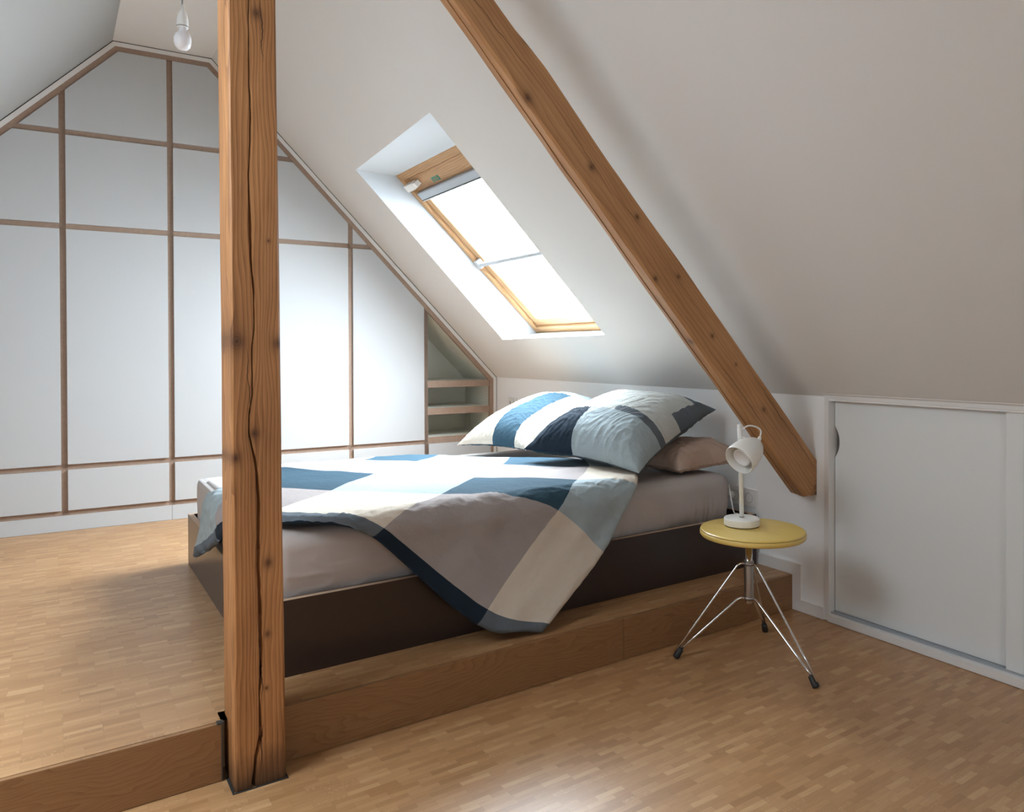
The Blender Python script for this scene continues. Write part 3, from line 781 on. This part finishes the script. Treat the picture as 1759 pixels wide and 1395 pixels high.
def flat(s, t):
    i = min(3, max(-1, math.floor(s))); j = min(4, max(1, math.floor(t))); fs_, ft = s-i, t-j
    if t < 1: j = 1; ft = t-1; 
    q_ = []
    for jj in range(j-1, j+3):
        q_.append(cr4(getn(i-1, jj), getn(i, jj), getn(i+1, jj), getn(i+2, jj), fs_))
    if ft < 0: return lin(q_[1], q_[2], ft)
    return cr4(*q_, ft)
def wrink(p, s, t, x, y):
    d = .006*noise.noise(Vector((x*4, y*4, 1)))+.0012*noise.noise(Vector((x*16, y*13, 4)))
    side = max(0, min(1, (.23-y)/.1))
    # creases where the cloth breaks over the front edge
    br = math.exp(-((y-.155)/.05)**2)
    rg = lambda f: (1-min(1, abs(f)*2.4))**2
    q1_ = x*.5+.06*noise.noise(Vector((x*3, y*3, 5)))
    d += .005*br*rg(noise.noise(Vector((x*7+y*3, y*42-q1_*30, 2))))+.0028*br*rg(noise.noise(Vector((x*12, y*75+q1_*40, 9))))
    bt = max(0, 1-abs(y-.02)/.22)*side
    d += .0045*bt*rg(noise.noise(Vector(((x+y)*13, (x-y)*3.5, 21))))
    d += side*.008*noise.noise(Vector(((x-y)*9, (x+y)*3, 8)))
    # ridge in the blue patch near the foot
    d += .022*math.exp(-(((x-.66)+.3*(y-1.40))/.10)**2-((y-1.40)/.14)**2)
    d += .012*math.exp(-((y-.45)/.06)**2)*max(0, noise.noise(Vector((x*3, 5, 0))))
    e = min((s+1)*.41, (t-.87)*.35, (4-s)*.27)
    d += .004*math.exp(-(e/.06)**2)*noise.noise(Vector((x*38, y*38, 3)))
    if x < XE: d += .006*noise.noise(Vector((x*28, y*20, 11)))
    return d
NS, NTc = 40, 36
S = [-1+k/NS for k in range(5*NS+1)]; Tt = [.87+k*.13/6 for k in range(6)]+[1+k/NTc for k in range(4*NTc+1)]
def surf(s, t):
    x, y = flat(s, t); p = fold(x, y); e = .004
    px = fold(x+e, y)-fold(x-e, y); py = fold(x, y+e)-fold(x, y-e); n = px.cross(py)
    n = n.normalized() if n.length > 1e-9 else Vector((0, 0, 1))
    return p, n, x, y
topv, botv = [], []
H = .027
for t_ in Tt:
    for s_ in S:
        p, n, x, y = surf(s_, t_)
        e = min((s_+1)*.41, (t_-.87)*.35, (4-s_)*.27, (5-t_)*.35); e = max(0, e); r = .020
        q_ = math.sqrt(max(0, 1-(1-min(1, e/r))**2))
        d = wrink(p, s_, t_, x, y)
        topv.append(p+n*(d-H/2*(1-q_))); botv.append(p+n*(-H+H/2*(1-q_)+min(0, d)*(1-q_)+d*(1-q_)))
cs, ct = len(S), len(Tt)
vs = topv+botv; off = cs*ct; fs, mi = [], []
def cellm(s_, t_):
    i, j = math.floor(s_), math.floor(t_)
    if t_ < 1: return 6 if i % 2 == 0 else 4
    if i == -1 and j == 1: return 1
    if j % 2 == 1: return 2 if i % 2 == 0 else 3
    return 0 if i % 2 == 0 else 1
for j in range(ct-1):
    for i in range(cs-1):
        a = j*cs+i; fs.append((a, a+1, a+1+cs, a+cs)); mi.append(cellm((S[i]+S[i+1])/2, (Tt[j]+Tt[j+1])/2))
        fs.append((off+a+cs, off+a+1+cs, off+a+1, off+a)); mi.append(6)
def stitch(a, b, m_): fs.append((a, b, b+off, a+off)); mi.append(m_)
for i in range(cs-1):
    stitch(i+1, i, cellm((S[i]+S[i+1])/2, .9)); stitch((ct-1)*cs+i, (ct-1)*cs+i+1, cellm((S[i]+S[i+1])/2, 4.9))
for j in range(ct-1):
    stitch(j*cs, (j+1)*cs, cellm(-.9, (Tt[j]+Tt[j+1])/2)); stitch((j+1)*cs+cs-1, j*cs+cs-1, cellm(3.9, (Tt[j]+Tt[j+1])/2))
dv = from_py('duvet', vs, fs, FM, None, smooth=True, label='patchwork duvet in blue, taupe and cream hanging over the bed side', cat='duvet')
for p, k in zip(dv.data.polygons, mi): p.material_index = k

# ------------------------------------------------------------------ pillows
def pillow(name, c00, c10, c11, c01, upn, thick, cells, nu=132, nv=132, seed=1.0, pinch=.06, wr=.006, ears=.0, sag=0.0, mats=None, **k):
    """corners: c00 bottom-left, c10 bottom-right, c11 top-right, c01 top-left; cells(u,v,side)->material index"""
    c00, c10, c11, c01 = map(Vector, (c00, c10, c11, c01)); upn = Vector(upn).normalized()
    cen = (c00+c10+c11+c01)/4
    vs, fs, mi = [], [], []
    def pos(u, v, sd):
        a, b = 2*u-1, 2*v-1
        # edges bow inward between the corners
        uu = u+(-a)*pinch*(1-b*b)*abs(a); vv = v+(-b)*pinch*(1-a*a)*abs(b)
        p = (c00*(1-uu)+c10*uu)*(1-vv)+(c01*(1-uu)+c11*uu)*vv
        h = (max(0, 1-a**4)*max(0, 1-b**4))**.50*(.5+.5*(max(0, 1-a*a)*max(0, 1-b*b))**.35)
        eu = min(u, 1-u, v, 1-v)
        rad = math.exp(-(eu/.09)**2)
        d = thick*(.80 if sd > 0 else -.22)*h
        ang = math.atan2(b, a)
        wx = noise.noise(Vector((u*3+seed, v*3, 7)))*.35
        rg = lambda f: (1-min(1, abs(f)*2.2))**2
        wv = noise.noise(Vector((u*4+seed, v*4, sd*3)))*wr*1.6
        wv += rg(noise.noise(Vector(((u+wx)*5+seed, (v-u*.6+wx)*13, sd*5))))*wr*.75
        wv += rg(noise.noise(Vector(((u-v*.5+wx)*16+seed, (v+wx)*7, sd*8+3))))*wr*.5
        wv += noise.noise(Vector((u*34+seed, v*30, sd*5)))*wr*.18
        wv += rad*wr*1.3*noise.noise(Vector(((u if v < .5 else u+9)*30*(1 if min(v, 1-v) < min(u, 1-u) else 0)+(v*30 if min(u, 1-u) <= min(v, 1-v) else 0)+seed, eu*6, sd)))
        pinch_c = max(0, abs(a)+abs(b)-1.35)
        wv += wr*2.5*pinch_c*noise.noise(Vector(((u-v)*34, (u+v)*10, seed)))
        p = p+upn*(d+wv*min(1, h*3+.15)*(1 if sd > 0 else -1)) - upn*sag*(a*a*.5+b*b*.5)
        return p
    for sd in (1, -1):
        for j in range(nv+1):
            for i in range(nu+1): vs.append(pos(i/nu, j/nv, sd))
    n1 = (nu+1)*(nv+1)
    for j in range(nv):
        for i in range(nu):
            a = j*(nu+1)+i; f = (a, a+1, a+nu+2, a+nu+1)
            fs.append(f); mi.append(cells((i+.5)/nu, (j+.5)/nv, 1)); fs.append(tuple(n1+q_ for q_ in f[::-1])); mi.append(cells((i+.5)/nu, (j+.5)/nv, -1))
    o = from_py(name, vs, fs, mats or FM, None, smooth=True, **k)
    for p, q_ in zip(o.data.polygons, mi): p.material_index = q_
    bm = bmesh.new(); bm.from_mesh(o.data); bmesh.ops.remove_doubles(bm, verts=bm.verts[:], dist=.0006); bmesh.ops.recalc_face_normals(bm, faces=bm.faces[:]); bm.to_mesh(o.data); bm.free()
    for p in o.data.polygons: p.use_smooth = True
    return o
def cells1(u, v, sd):
    if sd < 0: return 0 if v < .5 else 4
    if v > .76: return 3 if u < .46 else 1
    if u < .46: return 3
    if u < .80: return 0
    return 3
pillow('pillow', (1.515, 1.56, .578), (1.60, 1.00, .605), (2.19, 1.10, .79), (2.215, 1.74, .775), (-.30, 0, 1), .16, cells1, seed=3.0, wr=.0045, label='flatter patchwork pillow with a bright blue band, nearest the open shelves', cat='pillow')
def cells2(u, v, sd):
    if sd < 0: return 0 if u < .4 else 4
    if v < .34:
        return 6 if u < .42 else 1  # corner is the same blue cotton, its shade put in as navy
    if v < .41 and u > .62: return 4
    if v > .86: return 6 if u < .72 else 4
    if u > .95 and v > .6: return 4
    if u < .42: return 3
    return 5
pillow('pillow', (1.49, .84, .635), (1.585, .150, .610), (2.18, .325, .815), (2.19, 1.04, .785), (-.42, -.12, 1), .205, cells2, seed=8.0, wr=.0052, label='plump patchwork pillow with a blue corner darkened for shade, nearest the lamp', cat='pillow')
M_pink = fabric_mat('blush_cotton', (.50, .38, .31), .85, 1.0, .3)
pillow('pillow', (1.84, .50, .585), (1.87, .235, .582), (2.25, .215, .605), (2.245, .52, .61), (-.1, 0, 1), .115, lambda u, v, s: 0, 48, 48, seed=5.0, mats=[M_pink], label='small blush pink pillow tucked under the patchwork pillow', cat='pillow')

# ------------------------------------------------------------------ stool
SX, SY = 1.787, -.232
st = empty('stool', (SX, SY, 0), label='round stool with a yellow seat and chrome wire tripod legs', cat='stool')
N = NT('yellow_seat'); x, y, z = N.xyz(N.objco()); v = N.noise(N.objco(), 9, 4)
N.set(Base_Color=N.ramp(v, [(.3, (.70, .49, .125)), (.7, (.78, .57, .175))]), Roughness=.36); M_yel = N.m
bm = bmesh.new(); add_lathe(bm, [(.02, .421), (.170, .421), (.1795, .4225), (.1835, .428), (.1835, .4385), (.1818, .4405)], 96); from_bm('seat', bm, M_yel, st, smooth=True)
bm = bmesh.new(); add_lathe(bm, [(.1816, .4407), (.1822, .4412), (.1816, .4417)], 96, cap0=False, cap1=False); from_bm('seat_rim', bm, M_dark, st)
bm = bmesh.new(); add_lathe(bm, [(.1815, .4409), (.1815, .4445), (.178, .4470), (.001, .4472)], 96); 
s_ = from_bm('seat_top', bm, M_yel, st, smooth=False)
for p in s_.data.polygons: p.use_smooth = False
hub = Vector((1.765-SX, -.235-SY, 0))
bm = bmesh.new(); add_lathe(bm, [(.0105, .187), (.0125, .190), (.0125, .420)], 32, hub); from_bm('pole', bm, M_chrome, st, smooth=True)
bm = bmesh.new(); add_lathe(bm, [(.016, .200), (.0165, .204), (.0165, .336), (.016, .339)], 32, hub); 
for z in (.328, .206): add_lathe(bm, [(.0175, z-.006), (.0175, z+.006)], 32, hub)
from_bm('sleeve', bm, M_steel, st, smooth=True)
for fx, fy in ((1.538, -.102), (1.747, -.532), (1.993, -.113)):
    ft = Vector((fx-SX, fy-SY, 0)); d = (ft-hub).normalized(); ft = ft+Vector((0, 0, .004))
    side = Vector((-d.y, d.x, 0))
    lg = empty('leg', (0, 0, 0)); lg.parent = st
    bm = bmesh.new()
    for z0, o_ in ((.328, .004), (.206, -.004)):
        a = hub+d*.012+Vector((0, 0, z0)); b = hub+d*.036+Vector((0, 0, z0+.001)); e = ft+Vector((0, 0, .018))+side*0+d*(.002 if o_ > 0 else -.008)
        pts = [a, b, b+(e-b).normalized()*.03]
        path = smooth_path(pts, 3)+[b.lerp(e, .4), b.lerp(e, .7), e]
        add_tube(bm, path, .0042, 12)
    from_bm('rod', bm, M_chrome, lg, smooth=True)
    ax = (b-ft); ax = Vector((ax.x*.6, ax.y*.6, ax.z)).normalized()
    bm = bmesh.new(); add_lathe(bm, [(.009, -.002), (.0115, .0), (.0118, .006), (.0105, .034), (.009, .036)], 20, ft-d*.001, ax); from_bm('foot_cap', bm, M_rubber, lg, smooth=True, label='black rubber foot cap')

# ------------------------------------------------------------------ lamp on the stool
LX, LY = 1.792, -.178; LZ = .4474
lamp = empty('desk_lamp', (LX, LY, LZ), label='small cream metal table lamp with tilted bowl head on the yellow stool', cat='lamp')
bm = bmesh.new(); add_lathe(bm, [(.059, .0), (.0605, .0), (.0605, .002)], 64); from_bm('base_pad', bm, M_dark, lamp)
bm = bmesh.new(); add_lathe(bm, [(.060, .0022), (.0635, .004), (.0635, .026), (.0615, .0285), (.001, .0290)], 64); from_bm('base', bm, M_lampw, lamp, smooth=True); 
bev(D.objects['base'], .001)
tilt = Vector((-.0065, .0045, 0))
bm = bmesh.new(); add_lathe(bm, [(.0085, .0285), (.0085, .0335), (.0062, .034)], 24); from_bm('collar', bm, M_steel, lamp)
bm = bmesh.new(); add_tube(bm, [(0, 0, .030), tuple(tilt*.6+Vector((0, 0, .25))), tuple(tilt+Vector((0, 0, .365)))], .0080, 20); from_bm('pole', bm, M_lampw, lamp, smooth=True)
# head
Rv = rt; Fv = Vector((fw.x, fw.y, 0)).normalized(); Zv = Vector((0, 0, 1))
hd = (-Rv*.70-Zv*.46-Fv*.55).normalized()
oc = Vector((-.022*.827+(-.056)*.562, .022*.562-.056*.827, .248))   # centre of the opening, in front of the pole
oc = Rv*(-.0255)+Fv*(-.062)+Zv*.243
head = empty('lamp_head', tuple(oc)); head.parent = lamp
HS = 1.27
outer = [(.0430, 0), (.0445, -.002), (.0450, -.010), (.0440, -.028), (.0400, -.052), (.0330, -.072), (.0240, -.086), (.0130, -.094), (.001, -.096)]
outer = [(r*HS, h*HS) for r, h in outer]
inner = [(r*HS, h*HS) for r, h in [(.001, -.090), (.0120, -.088), (.0225, -.081), (.0312, -.068), (.0380, -.050), (.0418, -.028), (.0424, -.002), (.0430, 0)]]
bm = bmesh.new(); add_lathe(bm, inner+outer, 56, Vector((0, 0, 0)), hd, cap0=False, cap1=False); bmesh.ops.remove_doubles(bm, verts=bm.verts[:], dist=.0001)
from_bm('shade', bm, M_lampw, head, smooth=True)
bm = bmesh.new(); add_lathe(bm, [(r*HS, h*HS) for r, h in [(.012, -.085), (.0150, -.05), (.0255, -.020), (.0265, -.0135), (.0235, -.0120), (.0225, -.0150), (.001, -.0135)]], 40, Vector((0, 0, 0)), hd); from_bm('bulb', bm, M_bulbglass, head, smooth=True)
bm = bmesh.new(); back = -hd*.094*HS
add_lathe(bm, [(.0075, -.006), (.0075, .012), (.0055, .018), (.0045, .020)], 20, back+Zv*.004+Rv*.003, (-hd+Zv*.9).normalized()); from_bm('gland', bm, M_lampw, head, smooth=True)
g0 = back+Zv*.004+Rv*.003+(-hd+Zv*.9).normalized()*.018
pt = tilt+Vector((0, 0, .350))-oc
bm = bmesh.new(); pth = smooth_path([g0, g0+Zv*.026+Rv*.006, g0+Zv*.040-Rv*.016, pt+Zv*.012+Rv*.030, pt+Rv*.012-Zv*.002, pt], 4); add_tube(bm, pth, .0028, 10); from_bm('cable', bm, M_wplast, head, smooth=True)
bm = bmesh.new(); add_tube(bm, [pt-Zv*.030+Rv*0, -hd*.055*HS+Zv*.030*HS], .004, 12); from_bm('joint', bm, M_lampw, head, smooth=True)
# mains cord: from the base over the stool edge, down and to the socket
bm = bmesh.new()
pth = smooth_path([(.03, .05, .010), (.055, .105, .006), (.075, .135, .004), (.10, .17, -.06), (.16, .23, -.10), (.26, .33, -.06), (.40, .40, -.03), (.47, .455, -.012), (.485, .475, .0)], 4)
pth = smooth_path([(.04, .045, .006), (.11, .115, .006), (.17, .18, -.01), (.24, .26, -.035), (.30, .33, .0), (.36, .40, .05), (.42, .46, .035), (.459, .497, -.020)], 3)
add_tube(bm, pth, .0026, 10); from_bm('mains_cord', bm, M_wplast, lamp, smooth=True)
bm = bmesh.new(); add_lathe(bm, [(.010, 0), (.0165, .012), (.0175, .030)], 24, Vector((.459, .497, -.020)), Vector((1, 0, 0))); from_bm('plug', bm, M_wplast, lamp, smooth=True)
bm = bmesh.new(); add_tube(bm, smooth_path([(-.002, .062, .012), (-.012, .085, -.05), (-.014, .088, -.12)], 2), .0024, 8)
add_lathe(bm, [(.003, -.012), (.0085, -.006), (.0090, .012), (.004, .022)], 16, Vector((-.020, .052, -.065)), Vector((.1, .1, 1))); bm.free()

# ------------------------------------------------------------------ wall sockets
def socket(y0, y1, z0, z1, n, label):
    s = empty('wall_socket', (XR, (y0+y1)/2, (z0+z1)/2), label=label, cat='socket')
    o = rel(box('plate', (XR-.009, y0, z0), (XR-.0003, y1, z1), M_wplast, s, bevel=.002), s.location)
    w = (y1-y0)/n
    for i in range(n):
        c = Vector((XR-.0092, y0+w*(i+.5), (z0+z1)/2)); bm = bmesh.new()
        add_lathe(bm, [(.0245, .0), (.0245, .0022), (.0195, .0022), (.0190, -.0050), (.001, -.0050)], 40, c, Vector((-1, 0, 0)), cap0=False)
        g_ = rel(from_bm('insert', bm, M_wplast, s), s.location)
        bm = bmesh.new()
        add_lathe(bm, [(.0203, .0022), (.0210, .0027), (.0217, .0022)], 40, c, Vector((-1, 0, 0)), cap0=False, cap1=False)  # grey ring laid on as the shade of the insert's groove
        from_bm('insert_groove_shade', bm, M_greycord, g_); bm = bmesh.new()
        for dy in (-.0095, .0095): add_lathe(bm, [(.0025, 0), (.0025, .0004)], 12, c+Vector((.0046, dy, 0)), Vector((-1, 0, 0)))
        h_ = from_bm('pin_hole', bm, M_dark, g_); 
    return s
socket(.181, .343, .386, .467, 2, 'double white wall socket beside the bed behind the lamp')
sk = empty('wall_switch', (XR, 2.28, .72), label='white wall switch with a dark slot between bed and shelves', cat='switch')
rel(box('plate', (XR-.010, 2.235, .66), (XR-.0003, 2.335, .765), M_wplast, sk, bevel=.002), sk.location)
rel(box('slot', (XR-.0145, 2.300, .665), (XR-.010, 2.306, .742), M_dark, sk), sk.location)
rel(box('rocker', (XR-.016, 2.250, .668), (XR-.010, 2.298, .757), M_wplast, sk, bevel=.002), sk.location)

# ------------------------------------------------------------------ bare bulb
BL = Vector((.105, .745, 2.150))
pdl = empty('pendant_light', (BL.x, BL.y, ZC), label='bare opal light bulb in a white socket on a cord', cat='pendant lamp')
def rz(z): return z-ZC
bm = bmesh.new(); add_tube(bm, [(0, 0, rz(ZC-.02)), (-.002, 0, rz(2.45)), (0, 0, rz(2.235))], .0026, 10); from_bm('cord', bm, M_greycord, pdl, smooth=True)
bm = bmesh.new(); add_lathe(bm, [(.001, rz(ZC-.03)), (.03, rz(ZC-.03)), (.045, rz(ZC-.004)), (.045, rz(ZC-.0005))], 32); from_bm('ceiling_rose', bm, M_wplast, pdl, smooth=True)
bm = bmesh.new(); add_lathe(bm, [(.004, rz(2.243)), (.0055, rz(2.225)), (.0125, rz(2.215)), (.0175, rz(2.195)), (.0185, rz(2.170)), (.0180, rz(2.166)), (.012, rz(2.166))], 32); from_bm('bulb_socket', bm, M_wplast, pdl, smooth=True)
bm = bmesh.new(); add_lathe(bm, [(.0187, rz(2.170)), (.0192, rz(2.1685)), (.0187, rz(2.167))], 32, cap0=False, cap1=False); from_bm('socket_ring', bm, M_greycord, pdl, smooth=True)
bm = bmesh.new(); add_lathe(bm, [(.0125, rz(2.170)), (.0130, rz(2.154)), (.0165, rz(2.148)), (.0245, rz(2.140)), (.0272, rz(2.127)), (.0265, rz(2.113)), (.0225, rz(2.101)), (.013, rz(2.0925)), (.001, rz(2.0905))], 40); from_bm('bulb', bm, M_bulbglass, pdl, smooth=True)
